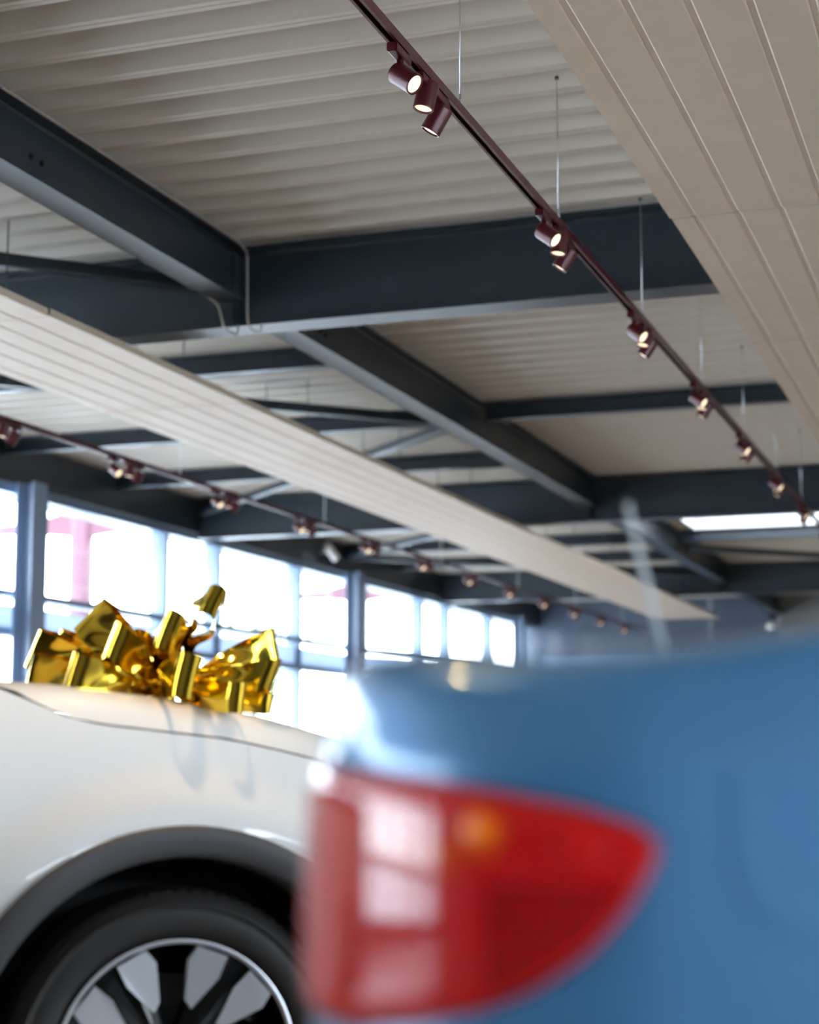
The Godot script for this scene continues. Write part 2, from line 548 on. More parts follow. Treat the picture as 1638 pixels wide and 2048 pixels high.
func tracks() -> void:
	M.mesh_housing = lathe(PackedVector2Array([Vector2(0, -.05), Vector2(.028, -.05), Vector2(.0325, -.047), Vector2(.034, -.043), Vector2(.034, .042), Vector2(.0335, .0445), Vector2(.031, .0445), Vector2(.031, .036), Vector2(0, .036)]), 32, true)
	M.mesh_bezel = lathe(PackedVector2Array([Vector2(.031, .044), Vector2(.029, .0445), Vector2(.0275, .040), Vector2(.031, .038)]), 32, true)
	# a honeycomb-like faceted lens disc
	M.mesh_lens = lathe(PackedVector2Array([Vector2(.0285, .0385), Vector2(.024, .0395), Vector2(.019, .039), Vector2(.014, .0397), Vector2(.009, .0392), Vector2(.0045, .04), Vector2(0, .0398)]), 24, true)
	var specs := [["the long track under the beige panels", -1.70, 1.2, -17.6, -4.745, 10, -2], ["the track along the windows", -6.13, -2.0, -30.0, -10.95, 12, -2]]
	var ord := ["first", "second", "third", "fourth", "fifth", "sixth", "seventh", "eighth", "ninth", "tenth", "eleventh", "twelfth", "thirteenth", "fourteenth", "fifteenth"]
	var rail := PackedVector2Array([Vector2(-.018, .017), Vector2(-.018, -.017), Vector2(-.009, -.017), Vector2(-.009, .008), Vector2(.009, .008), Vector2(.009, -.017), Vector2(.018, -.017), Vector2(.018, .017)])
	for s in specs:
		var right: bool = s[1] > -3.0
		var t := thing("track_rail", "burgundy lighting rail " + ("crossing the upper right half on thin wires" if right else "running above the row of windows"), "track rail", Vector3(s[1], 3.117, 0))
		part("rail", extrude(rail, Vector3(0, 0, s[2]), Vector3(0, 0, s[3]), Vector3(1, 0, 0), Vector3.UP), M.burgundy, t)
		part("conductor", box(Vector3(-.0085, .002, s[3] + .01), Vector3(.0085, .0075, s[2] - .01)), M.black, t)
		for e in [s[2], s[3]]:
			part("end_cap", box(Vector3(-.0185, -.0175, e - .004), Vector3(.0185, .0175, e + .004)), M.burgundy, t)
		for k in range(s[6], s[5]):
			var z: float = s[4] - 1.70 * k
			if z < s[3] + .5 or z > s[2] - .2:
				continue
			for h in 3:
				var axes := [Vector3(.765, -.603, .226), Vector3(-.155, -.978, .14), Vector3(-.525, -.845, .09)]
				var look: String = ["with lens tipped toward the viewer", "hanging almost straight down", "tipped toward the windows"][h]
				var where: String = ord[k] + " cluster of " if k >= 0 else ("%s overhead cluster of " % ["nearest", "second"][k + 2])
				var sp := thing("track_spotlight", "burgundy spotlight %s, %s%s" % [look, where, "the long track" if right else "the window track"], "spotlight", Vector3(s[1], 3.1, z - [0.0, .245, .385][h]), 0, "spotlights on " + s[0])
				var ax: Vector3 = axes[h]
				ax = (ax + Vector3(rng.randf_range(-.04, .04), 0, rng.randf_range(-.04, .04))).normalized()
				make_head_parts(sp, ax, [.026, .0, .022][h], [.014, -.008, 0.0][h])
		# suspension wires
		var wz := [-3.7, -5.35, -6.68, -8.36, -10.1, -11.75, -13.4, -15.05] if right else [-9.0, -12.0, -15.0, -18.5, -21.7, -24.8, -28.0]
		for i in wz.size():
			var w := thing("suspension_wire", "thin steel suspension wire, %s along %s" % [ord[i], "the long track" if right else "the window track"], "wire", Vector3(s[1], 3.134, wz[i]), 0, "suspension wires of " + s[0])
			part("wire", tube([Vector3(0, .03, 0), Vector3(0, DECK - 3.132, 0)], .0026, 6), M.wire, w)
			part("gripper", lathe(PackedVector2Array([Vector2(0, 0), Vector2(.0065, 0), Vector2(.0065, .03), Vector2(.004, .036), Vector2(.0035, .052), Vector2(0, .053)]), 10, true), M.wire, w)
			part("anchor", lathe(PackedVector2Array([Vector2(0, -.012), Vector2(.009, -.012), Vector2(.009, 0), Vector2(0, 0)]), 10, true), M.steel, w, Vector3(0, DECK - 3.134, 0))

func small_fittings() -> void:
	# grey cables that drop from the lengthwise beam and clip round the cross beam's flange
	var c1 := thing("beam_cable", "thin grey cable dropping from the beam edge, left of the pair", "cable")
	part("cable", tube([Vector3(-4.125, 3.466, -5.0), Vector3(-4.125, 3.466, -7.9), Vector3(-4.122, 3.464, -8.2), Vector3(-4.11, 3.455, -8.33), Vector3(-4.085, 3.43, -8.40), Vector3(-4.07, 3.39, -8.41), Vector3(-4.055, 3.32, -8.42), Vector3(-4.045, 3.29, -8.43), Vector3(-4.03, 3.275, -8.46), Vector3(-4.0, 3.27, -8.49), Vector3(-3.98, 3.285, -8.45), Vector3(-3.975, 3.31, -8.455)], .0065, 8), M.cable, c1)
	var c2 := thing("beam_cable", "thin grey cable dropping beside the beam joint, right of the pair", "cable")
	part("cable", tube([Vector3(-3.935, 3.752, -5.0), Vector3(-3.935, 3.752, -8.2), Vector3(-3.93, 3.745, -8.36), Vector3(-3.92, 3.715, -8.42), Vector3(-3.92, 3.68, -8.435), Vector3(-3.92, 3.5, -8.44), Vector3(-3.915, 3.34, -8.44), Vector3(-3.905, 3.29, -8.44), Vector3(-3.885, 3.272, -8.46), Vector3(-3.86, 3.272, -8.48), Vector3(-3.838, 3.288, -8.455), Vector3(-3.84, 3.31, -8.455)], .0065, 8), M.cable, c2)
	# white camera on the fascia
	var f := thing("security_camera", "small white bullet camera on the dark fascia above the windows", "camera", Vector3(-8.44, 3.55, -20.5))
	part("bracket", tube([Vector3.ZERO, Vector3(.10, 0, 0), Vector3(.16, .0, 0)], .015, 8), M.white_plastic, f)
	var h := part("housing", lathe(PackedVector2Array([Vector2(0, -.13), Vector2(.05, -.13), Vector2(.055, -.12), Vector2(.055, .12), Vector2(.06, .13), Vector2(.045, .13), Vector2(.045, .10), Vector2(0, .10)]), 20, true), M.white_plastic, f, Vector3(.16, .0, 0))
	h.rotation = Vector3(.9, .4, .5)
	# speaker and dome on the end wall
	var s := thing("wall_bracket", "black wall bracket high on the end wall", "bracket", Vector3(-4.10, 3.45, ZF + .03))
	part("plate", box(Vector3(-.09, -.02, 0), Vector3(.09, .30, .03)), M.black, s)
	part("arm", box(Vector3(-.03, -.02, .03), Vector3(.03, .02, .3)), M.black, s)
	var d := thing("dome_camera", "small white dome camera under the black wall bracket", "camera", Vector3(-4.10, 3.22, ZF + .3))
	part("stem", tube([Vector3(0, .06, 0), Vector3(0, .215, 0)], .02, 8), M.black, d)
	part("dome", lathe(PackedVector2Array([Vector2(0, -.12), Vector2(.05, -.11), Vector2(.09, -.07), Vector2(.105, -.02), Vector2(.105, .04), Vector2(.06, .075), Vector2(0, .08)]), 20), M.white_plastic, d)

# ---------------------------------------------------------------- cars
# a skin panel round a wheel arch: between the arch line and the panel's outline
func arch_panel(f: Callable, cx: float, cy: float, r: float, x0: float, x1: float, y0: float, top: Callable, steps := 14) -> ArrayMesh:
	var inner := []
	var outer := []
	for i in 5:
		inner.append(Vector2(cx - r, lerpf(y0, cy, i / 5.0)))
		outer.append(Vector2(x0, lerpf(y0, cy, i / 5.0)))
	var n := 48
	for i in n + 1:
		var a := PI - PI * i / n
		inner.append(Vector2(cx + r * cos(a), cy + r * sin(a)))
		# the ray from the wheel's middle to the outline
		var q: Vector2
		var dx := cos(a)
		var dy := sin(a)
		var best := 1e9
		if absf(dx) > 1e-4:
			best = ((x1 if dx > 0 else x0) - cx) / dx
		q = Vector2(cx, cy) + Vector2(dx, dy) * best
		if dy > 1e-4:
			var t: float = (top.call(cx) - cy) / dy
			for k in 6:
				t = (top.call(clampf(cx + dx * t, x0, x1)) - cy) / dy
			if t < best:
				q = Vector2(cx, cy) + Vector2(dx, dy) * t
		outer.append(q)
	for i in 5:
		inner.append(Vector2(cx + r, lerpf(cy, y0, (i + 1) / 5.0)))
		outer.append(Vector2(x1, lerpf(cy, y0, (i + 1) / 5.0)))
	# fill the two upper corners by letting the rays nearest to them reach the corner
	for corner in [Vector2(x0, top.call(x0)), Vector2(x1, top.call(x1))]:
		var at := 0
		var near := 1e9
		for i in outer.size():
			var dd: float = outer[i].distance_to(corner)
			if dd < near:
				near = dd
				at = i
		outer[at] = corner
	var st := start(true)
	for i in inner.size() - 1:
		for k in steps:
			var a0: Vector2 = inner[i].lerp(outer[i], float(k) / steps)
			var a1: Vector2 = inner[i].lerp(outer[i], float(k + 1) / steps)
			var b0: Vector2 = inner[i + 1].lerp(outer[i + 1], float(k) / steps)
			var b1: Vector2 = inner[i + 1].lerp(outer[i + 1], float(k + 1) / steps)
			quad(st, f.call(a0.x, a0.y), f.call(b0.x, b0.y), f.call(b1.x, b1.y), f.call(a1.x, a1.y))
	return done(st)

func wheel(parent: Node3D, at: Vector3, r: float, turn: float, roll: float) -> void:
	# the wheel's outer face looks along its own +y before it is turned to +z
	var w := Node3D.new()
	w.name = "wheel"
	parent.add_child(w, true)
	w.position = at
	w.rotation = Vector3(PI / 2, turn, 0)
	var k := r / .345
	var tyre := PackedVector2Array([Vector2(.236, -.21), Vector2(.262, -.218), Vector2(.30, -.222), Vector2(.328, -.214), Vector2(.340, -.196), Vector2(.3445, -.165), Vector2(.345, -.165), Vector2(.345, -.135), Vector2(.338, -.133), Vector2(.338, -.127), Vector2(.345, -.125), Vector2(.345, -.095), Vector2(.338, -.093),
		Vector2(.338, -.087), Vector2(.345, -.085), Vector2(.345, -.055), Vector2(.3445, -.05), Vector2(.340, -.024), Vector2(.334, -.012), Vector2(.328, -.006), Vector2(.318, -.001), Vector2(.317, .001), Vector2(.312, .002), Vector2(.311, .000), Vector2(.30, .003), Vector2(.28, .004), Vector2(.262, .000), Vector2(.25, -.006), Vector2(.247, -.012), Vector2(.236, -.016)])
	part("tyre", lathe(tyre, 72), M.rubber, w)
	# shoulder blocks of the tread
	var st := start()
	for i in 72:
		var a := TAU * i / 72
		var e := TAU * (i + .62) / 72
		var f := func(ang: float, rr: float, y: float) -> Vector3: return Vector3(cos(ang) * rr, y, sin(ang) * rr)
		quad(st, f.call(a, .347, -.05), f.call(e, .347, -.05), f.call(e, .3415, -.02), f.call(a, .3415, -.02))
		quad(st, f.call(a, .3415, -.02), f.call(e, .3415, -.02), f.call(e, .333, -.0115), f.call(a, .333, -.0115))
	var tr := part("tread_blocks", done(st), M.rubber, w)
	tr.set_meta("kind", "stuff")
	part("rim", lathe(PackedVector2Array([Vector2(.249, -.010), Vector2(.249, -.002), Vector2(.245, .001), Vector2(.239, -.001), Vector2(.235, -.012), Vector2(.228, -.045), Vector2(.224, -.19)]), 72), M.gloss_black, w)
	part("rim_edge", lathe(PackedVector2Array([Vector2(.2465, .0005), Vector2(.244, .0022), Vector2(.2385, .0005), Vector2(.2365, -.006)]), 72), M.machined, w)
	part("brake_disc", lathe(PackedVector2Array([Vector2(.06, -.12), Vector2(.165, -.12), Vector2(.165, -.145), Vector2(.06, -.145)]), 40, true), M.trim, w)
	part("barrel_back", lathe(PackedVector2Array([Vector2(0, -.16), Vector2(.225, -.16)]), 40), M.gloss_black, w)
	part("hub", lathe(PackedVector2Array([Vector2(.068, -.06), Vector2(.066, -.022), Vector2(.058, -.016), Vector2(.03, -.014), Vector2(.028, -.010), Vector2(0, -.009)]), 32, true), M.gloss_black, w)
	for i in 5:
		var a0 := roll + TAU * i / 5
		# a black twin spoke with a machined plate on both flanks
		var p := func(ang: float, rr: float, y: float) -> Vector3: return Vector3(cos(a0 + ang) * rr, y, -sin(a0 + ang) * rr)
		var s2 := start()
		var ring := [[-.50, .05, -.04], [-.30, .232, -.014], [-.20, .236, -.004], [-.05, .236, -.006], [.05, .236, -.006], [.20, .236, -.004], [.30, .232, -.014], [.50, .05, -.04]]
		for q in ring.size() - 1:
			var m0: Array = ring[q]
			var m1: Array = ring[q + 1]
			quad(s2, p.call(0.0, .05, -.022), p.call(m0[0], m0[1], m0[2]), p.call(m1[0], m1[1], m1[2]), p.call(0.0, .05, -.022))
			quad(s2, p.call(m0[0], m0[1], m0[2]), p.call(m0[0], m0[1], m0[2] - .05), p.call(m1[0], m1[1], m1[2] - .05), p.call(m1[0], m1[1], m1[2]))
		var sp := part("spoke", done(s2), M.gloss_black, w)
		for s in [-1, 1]:
			var s3 := start()
			var pts := [p.call(s * .12, .232, .003), p.call(s * .40, .234, -.001), p.call(s * .47, .205, -.006), p.call(s * .42, .125, -.018), p.call(s * .28, .110, -.019), p.call(s * .10, .185, -.004)]
			for q in range(1, pts.size() - 1):
				for v in ([pts[0], pts[q], pts[q + 1]] if s > 0 else [pts[0], pts[q + 1], pts[q]]):
					s3.add_vertex(v)
			for q in pts.size():
				var u: Vector3 = pts[q]
				var v: Vector3 = pts[(q + 1) % pts.size()]
				quad(s3, u, v, v + Vector3(0, -.02, 0), u + Vector3(0, -.02, 0))
			part("machined_face", done(s3), M.machined, w)
	if absf(k - 1.0) > .001:
		w.scale = Vector3(k, k, k)

const WH := [[-3.7, .98], [-3.4, 1.12], [-.8, 1.135], [-.354, 1.113], [-.231, 1.106], [-.042, 1.084], [.121, 1.058], [.227, 1.035], [.4, .985], [.6, .915], [.8, .83], [.95, .72]]
const WS := [[-3.7, .95], [-3.4, 1.09], [-.8, 1.118], [-.42, 1.106], [-.335, 1.088], [-.275, 1.054], [-.214, 1.030], [-.14, 1.018], [-.06, 1.009], [.098, .992], [.195, .972], [.35, .935], [.6, .87], [.95, .68]]

func white_side(x: float, y: float) -> Vector3:
	var z := .036 - .62 * (y - .70) * (y - .70)
	for cx in [0.0, -2.68]:
		var r := Vector2(x - cx, y - .351).length()
		z += .030 * smoothstep(.60, .49, r)
	z -= .25 * pow(maxf(0.0, x - .35), 2.0) + .3 * pow(maxf(0.0, -3.2 - x), 2.0)
	return Vector3(x, y, z)

func white_car() -> void:
	var c := thing("white_car", "white car with black arch trim carrying the gold bow", "car", Vector3(-1.627, 0, -3.212), deg_to_rad(39.386))
	var top := func(x: float) -> float: return table(WS, x)
	var mirror := Transform3D(Basis(Vector3(1, 0, 0), Vector3(0, 1, 0), Vector3(0, 0, -1)), Vector3(0, 0, -1.76))
	var fender := arch_panel(white_side, 0.0, .351, .468, -.60, .62, .22, top)
	var rear := arch_panel(white_side, -2.68, .351, .468, -3.30, -2.08, .22, top)
	var door := grid(func(u: float, v: float) -> Vector3:
		var x := lerpf(-2.07, -.61, u)
		return white_side(x, lerpf(.22, table(WS, x), v)), 30, 14)
	var tail := grid(func(u: float, v: float) -> Vector3:
		var x := lerpf(-3.7, -3.30, u)
		return white_side(x, lerpf(.22, table(WS, x), v)), 8, 10)
	var nose := grid(func(u: float, v: float) -> Vector3:
		var a := u * PI / 2
		var x := .62 + .33 * sin(a)
		var p := white_side(.62, lerpf(.22, lerpf(table(WS, .62), table(WS, .95), sin(a)), v))
		return Vector3(x, p.y, p.z - .55 * (1.0 - cos(a))), 14, 10)
	for s in [0, 1]:
		for pr in [["fender", fender], ["quarter_panel", rear], ["door", door], ["tail_corner", tail], ["bumper_corner", nose]]:
			var o := part(pr[0], pr[1], M.white_paint, c)
			if s:
				o.transform = mirror
	# hood: its side drops to the shut line, its crown runs to the other side
	var hood_line := [[0.0, 0.0], [.0, .035], [.12, .40], [.35, .74], [.65, .93], [1.0, 1.0]]
	var hood := grid(func(u: float, v: float) -> Vector3:
		var x := lerpf(-.80, .92, u)
		var s := white_side(minf(x, .62), table(WS, x))
		var edge := s.z - .006
		var k := 1.0 - absf(v * 2.0 - 1.0)   # 0 at the edges, 1 in the middle
		var y := 0.0
		var z := 0.0
		if k < .35:
			var q := k / .35
			z = edge - .10 * q
			y = lerpf(table(WS, x) + .004, table(WH, x), 1.0 - pow(1.0 - q, 2.2))
		else:
			var q := (k - .35) / .65
			z = lerpf(edge - .10, -.88, q)
			y = table(WH, x) - .034 * smoothstep(0.0, .45, q)
		if v > .5:
			z = -1.76 - z
		return Vector3(x, y, z), 44, 44)
	part("hood", hood, M.white_paint, c)
	part("front_bumper", grid(func(u: float, v: float) -> Vector3: return Vector3(.95 + .04 * sin(u * PI), lerpf(.22, .73, v), lerpf(-.51, -1.25, u)), 10, 6), M.white_paint, c)
	part("underbody", box(Vector3(-3.6, .2, -1.66), Vector3(.85, .26, -.10)), M.trim, c)
	# arch trims and dark wheel wells
	for cx in [0.0, -2.68]:
		for s in [0, 1]:
			var trim := grid(func(u: float, v: float) -> Vector3:
				var a := lerpf(PI + .30, -.30, u)
				var prof := [[.470, -.004], [.469, .010], [.462, .016], [.425, .014], [.412, .008], [.405, -.006], [.402, -.05], [.402, -.09]]
				var q := v * (prof.size() - 1)
				var i := mini(int(q), prof.size() - 2)
				var rr := lerpf(prof[i][0], prof[i + 1][0], q - i)
				var off := lerpf(prof[i][1], prof[i + 1][1], q - i)
				var x: float = cx + rr * cos(a)
				var y := .351 + rr * sin(a)
				return Vector3(x, y, white_side(cx + .469 * cos(a), .351 + .469 * sin(a)).z + off), 48, 14)
			var o := part("arch_trim", trim, M.trim, c)
			var well := grid(func(u: float, v: float) -> Vector3:
				var a := lerpf(PI + .30, -.30, u)
				return Vector3(cx + .404 * cos(a), .351 + .404 * sin(a), lerpf(.0, -.32, v)), 32, 2)
			var o2 := part("wheel_well", well, M.black, c)
			var back := grid(func(u: float, v: float) -> Vector3:
				return Vector3(cx + lerpf(-.46, .46, u), lerpf(.2, .82, v), -.32), 2, 2)
			var o3 := part("well_back", back, M.black, c)
			if s:
				for q in [o, o2, o3]:
					q.transform = mirror
	wheel(c, Vector3(0, .347, .012), .345, deg_to_rad(0.0), deg_to_rad(57))
	wheel(c, Vector3(-2.68, .347, .012), .345, 0.0, deg_to_rad(20))
	wheel(c, Vector3(0, .347, -1.772), .345, PI, deg_to_rad(57))
	wheel(c, Vector3(-2.68, .347, -1.772), .345, PI, deg_to_rad(30))
	# side lamp that wraps into the fender, near the nose
	part("headlamp", grid(func(u: float, v: float) -> Vector3:
		var x := lerpf(.30, .75, u)
		var p := white_side(x, lerpf(table(WS, x) - .015 - .14 * u, table(WS, x) - .015, v))
		return p + Vector3(0, 0, .004), 10, 6), M.car_glass, c)
	# glasshouse
	part("windscreen", grid(func(u: float, v: float) -> Vector3: return Vector3(lerpf(-.80, -1.50, v), lerpf(1.13, 1.60, v), lerpf(-.12 - .14 * v, -1.64 + .14 * v, u)), 8, 4), M.car_glass, c)
	part("roof", grid(func(u: float, v: float) -> Vector3: return Vector3(lerpf(-1.50, -3.25, v), 1.60 + .06 * sin(v * PI) + .02 * sin(u * PI), lerpf(-.26, -1.50, u)), 10, 10), M.white_paint, c)
	part("rear_glass", grid(func(u: float, v: float) -> Vector3: return Vector3(lerpf(-3.25, -3.6, v), lerpf(1.60, 1.08, v), lerpf(-.26 + .1 * v, -1.50 - .1 * v, u)), 6, 4), M.car_glass, c)
	part("tailgate", grid(func(u: float, v: float) -> Vector3: return Vector3(lerpf(-3.6, -3.7, v), lerpf(1.08, .25, v), lerpf(-.10, -1.66, u)), 6, 4), M.white_paint, c)
	for s in [0, 1]:
		var g := part("side_window", grid(func(u: float, v: float) -> Vector3:
			var x := lerpf(lerpf(-.82, -1.52, v), lerpf(-3.55, -3.25, v), u)
			return Vector3(x, lerpf(table(WS, x) - .005, 1.60, v), lerpf(-.06, -.26, v)), 14, 6), M.car_glass, c)
		if s:
			g.transform = mirror

const RC := .25
const LTOP := [[-.007, .903], [-.022, .914], [-.060, .925], [-.112, .934], [-.181, .943], [-.26, .948], [-.345, .951], [-.45, .952]]
const LBOT := [[-.007, .903], [-.013, .887], [-.029, .862], [-.052, .837], [-.085, .814], [-.12, .799], [-.168, .787], [-.23, .777], [-.45, .772]]

func rev(t: Array, p: float) -> float:
	var out := []
	for e in t:
		out.append([-e[0], e[1]])
	return table(out, -p)

# the blue car's skin: p runs round the plan (0 and up along the side, below 0 round the rear corner), d is outward
func blue_skin(p: float, y: float, d: float) -> Vector3:
	if p >= 0.0:
		return Vector3(p, y, d - .02 * pow(maxf(0.0, p - 1.5), 2.0))
	var a := -p / RC
	if a <= PI / 2:
		return Vector3(-(RC + d) * sin(a), y, -RC + (RC + d) * cos(a))
	return Vector3(-RC - d, y, -RC - (a - PI / 2) * RC)

const BPROF := [[.20, -.07], [.32, -.03], [.45, -.008], [.60, .0], [.75, .004], [.85, .004], [.90, .002], [.93, .0], [.95, -.002], [.957, -.004], [.965, -.0075], [.978, -.0135], [.988, -.019], [.996, -.027], [1.001, -.037], [1.005, -.052], [1.007, -.07], [1.008, -.105]]

func blue_off(y: float) -> float:
	return table(BPROF, y)

func blue_lift(p: float) -> float:
	return table([[-.5, .031], [-.25, .031], [-.145, .021], [-.075, .022], [0.0, .025], [.1, .040]], p)

func blue_car() -> void:
	var c := thing("blue_car", "blurred metallic blue car with red tail lamp in the foreground", "car", Vector3(-.215, 0, -1.112), deg_to_rad(16.386))
	var side := func(x: float, y: float) -> Vector3: return blue_skin(x, y, blue_off(y))
	var flat := func(_x: float) -> float: return .72
	# upper skin: belt, shoulder and the roll onto the boot
	var pmin := -1.02
	var upper := grid(func(u: float, v: float) -> Vector3:
		var p := 0.0
		if u < .75:
			p = lerpf(pmin, .25, u / .75)
		else:
			p = lerpf(.25, 3.3, (u - .75) / .25)
		var q := v * 16.0 + 2.0
		# rows from y .72 up to the crown
		var rows := [.72, .78, .84, .88, .91, .935, .95, .956, .961, .967, .975, .984, .992, .998, 1.003, 1.008]
		var i := mini(int(v * 15.0), 14)
		var y := lerpf(rows[i], rows[i + 1], v * 15.0 - i)
		var d := blue_off(y)
		var lift := blue_lift(p) * smoothstep(.94, 1.0, y)
		return blue_skin(p, y + lift, d), 120, 30)
	part("body_side", upper, M.blue_paint, c)
	part("boot_lid", grid(func(u: float, v: float) -> Vector3:
		var p := lerpf(-RC * PI / 2 - .04, .75, u)
		var e := blue_skin(p, 1.008 + blue_lift(p), -.105)
		var q := Vector3(clampf(e.x, -.14, .75), e.y + .004, -.80)
		return e.lerp(q, v) + Vector3(0, .006 * sin(v * PI), 0), 50, 16), M.blue_paint, c)
	for a in [[.28, 1.06], [2.35, 3.13]]:
		part("lower_panel", arch_panel(side, (a[0] + a[1]) / 2, .30, .335, a[0], a[1], .2, flat, 6), M.blue_paint, c)
	for a in [[pmin, .28, 50], [1.06, 2.35, 8], [3.13, 3.3, 2]]:
		part("lower_panel", grid(func(u: float, v: float) -> Vector3:
			var p := lerpf(a[0], a[1], u)
			var y := lerpf(.2, .72, v)
			return blue_skin(p, y, blue_off(y)), a[2], 8), M.blue_paint, c)
	wheel(c, Vector3(.67, .292, -.01), .29, 0.0, 0.0)
	wheel(c, Vector3(2.74, .292, -.01), .29, 0.0, 0.3)
	for x in [.67, 2.74]:
		part("wheel_well", grid(func(u: float, v: float) -> Vector3:
			var a := lerpf(PI + .2, -.2, u)
			return Vector3(x + .334 * cos(a), .30 + .334 * sin(a), lerpf(-.005, -.28, v)), 24, 2), M.black, c)
		part("well_back", box(Vector3(x - .38, .2, -.30), Vector3(x + .38, .7, -.28)), M.black, c)
	part("underbody", box(Vector3(-.1, .18, -1.3), Vector3(3.2, .22, -.06)), M.trim, c)
	# roof, screens and side windows, out of the frame to the right
	part("rear_screen", grid(func(u: float, v: float) -> Vector3: return Vector3(lerpf(.75, 1.25, v), lerpf(1.05, 1.36, v), lerpf(-.12 - .1 * v, -1.2, u)), 8, 4), M.car_glass, c)
	part("roof", grid(func(u: float, v: float) -> Vector3: return Vector3(lerpf(1.25, 2.2, v), 1.36 + .03 * sin(v * PI), lerpf(-.22, -1.2, u)), 8, 6), M.blue_paint, c)
	part("side_window", grid(func(u: float, v: float) -> Vector3: return Vector3(lerpf(lerpf(.75, 1.25, v), lerpf(2.7, 2.2, v), u), lerpf(1.045, 1.36, v), lerpf(-.11, -.22, v)), 8, 4), M.car_glass, c)
	part("bonnet", grid(func(u: float, v: float) -> Vector3: return Vector3(lerpf(2.65, 3.3, v), lerpf(1.05, .95, v), lerpf(-.10, -1.2, u)), 6, 6), M.blue_paint, c)
	# fuel flap: a shallow ring-shaped recess with a lid
	var fx := .116
	var fy := .921
	var loop := func(k: float, a: float, d: float) -> Vector3:
		# rounded square of half-size k
		var cs := cos(a)
		var sn := sin(a)
		var e := pow(pow(absf(cs), 3.2) + pow(absf(sn), 3.2), -1.0 / 3.2)
		var p := fx + k * e * cs
		var y := fy + k * e * sn * .98
		return blue_skin(p, y, blue_off(minf(y, .955)) * 1.0 - maxf(0.0, y - .957) * .9 + d)
	part("flap_surround", grid(func(u: float, v: float) -> Vector3:
		var prof := [[.082, -.0008], [.078, -.0003], [.068, -.0001], [.061, -.0001], [.0585, -.00025]]
		var q := v * 4.0
		var i := mini(int(q), 3)
		return loop.call(lerpf(prof[i][0], prof[i + 1][0], q - i), -u * TAU, lerpf(prof[i][1], prof[i + 1][1], q - i) + .0009), 48, 12), M.blue_paint, c)
	part("fuel_flap", grid(func(u: float, v: float) -> Vector3: return loop.call(lerpf(.057, .0001, v), -u * TAU, .0008 + .0004 * v), 48, 6), M.blue_paint, c)
	# tail lamp: red lens over a housing with bulbs
	var tl := Node3D.new()
	tl.name = "tail_lamp"
	c.add_child(tl, true)
	tl.set_meta("label", "red wraparound tail lamp with amber bulb")
	var lensf := func(u: float, v: float, d: float, sh: float) -> Vector3:
		var p := lerpf(-.0075, -.44, pow(u, 1.3))
		var yt := rev(LTOP, p) - sh
		var yb := rev(LBOT, p) + sh
		if yt < yb:
			yt = (yt + yb) / 2
			yb = yt
		var y := lerpf(yb, yt, v)
		var edge := minf(minf(v, 1.0 - v) * 14.0, 1.0)
		return blue_skin(p, y, blue_off(y) + d * lerpf(.4, 1.0, sqrt(edge)))
	part("lamp_gasket", grid(func(u: float, v: float) -> Vector3: return lensf.call(u, v, .0015, -.004), 40, 10), M.black, tl)
	part("lamp_housing", grid(func(u: float, v: float) -> Vector3: return lensf.call(u, v, .003, 0.0), 40, 12), M.lamp_red, tl)
	part("lens", grid(func(u: float, v: float) -> Vector3: return lensf.call(u, v, .009, 0.0), 48, 18), M.lens, tl)
	var patch := func(p0: float, p1: float, y0: float, y1: float, d: float) -> ArrayMesh:
		return grid(func(u: float, v: float) -> Vector3:
			var p := lerpf(p0, p1, u)
			var y := clampf(lerpf(y0, y1, v), rev(LBOT, p) + .006, rev(LTOP, p) - .006)
			return blue_skin(p, y, blue_off(y) + d), 14, 8)
	part("brake_reflector", patch.call(-.44, -.235, .79, .862, .0065), M.reflector, tl)
	part("upper_reflector", patch.call(-.44, -.235, .875, .940, .0065), M.reflector, tl)
	part("lower_chamber", patch.call(-.12, -.02, .80, .878, .0055), M.dark_red, tl)
	for b in [[-.123, .909, .017, M.amber, "amber_bulb"], [-.150, .893, .013, M.amber, "amber_bulb"], [-.055, .899, .015, M.lamp_red, "red_bulb"]]:
		var s := SphereMesh.new()
		s.radius = b[2]
		s.height = b[2] * 2
		s.radial_segments = 20
		s.rings = 10
		var o := part(b[4], s, b[3], tl, blue_skin(b[0], b[1], blue_off(b[1]) + .004))
		o.rotation.y = b[0] / RC
		o.scale = Vector3(1, 1, .35)
	# whip aerial on the far side of the roof edge
	var t := Node3D.new()
	t.name = "aerial"
	t.set_meta("label", "pale blurred whip aerial")
	c.add_child(t)
	t.position = c.transform.affine_inverse() * Vector3(-.347, 1.03, -1.83)
	t.rotation.y = -c.rotation.y
	part("whip", tube([Vector3.ZERO, Vector3(-.018, .09, .016), Vector3(-.038, .196, .036)], .0042, 8, .0030), M.whip, t)
	part("base", lathe(PackedVector2Array([Vector2(.014, -.012), Vector2(.013, .004), Vector2(.007, .014), Vector2(0, .016)]), 14), M.black, t)

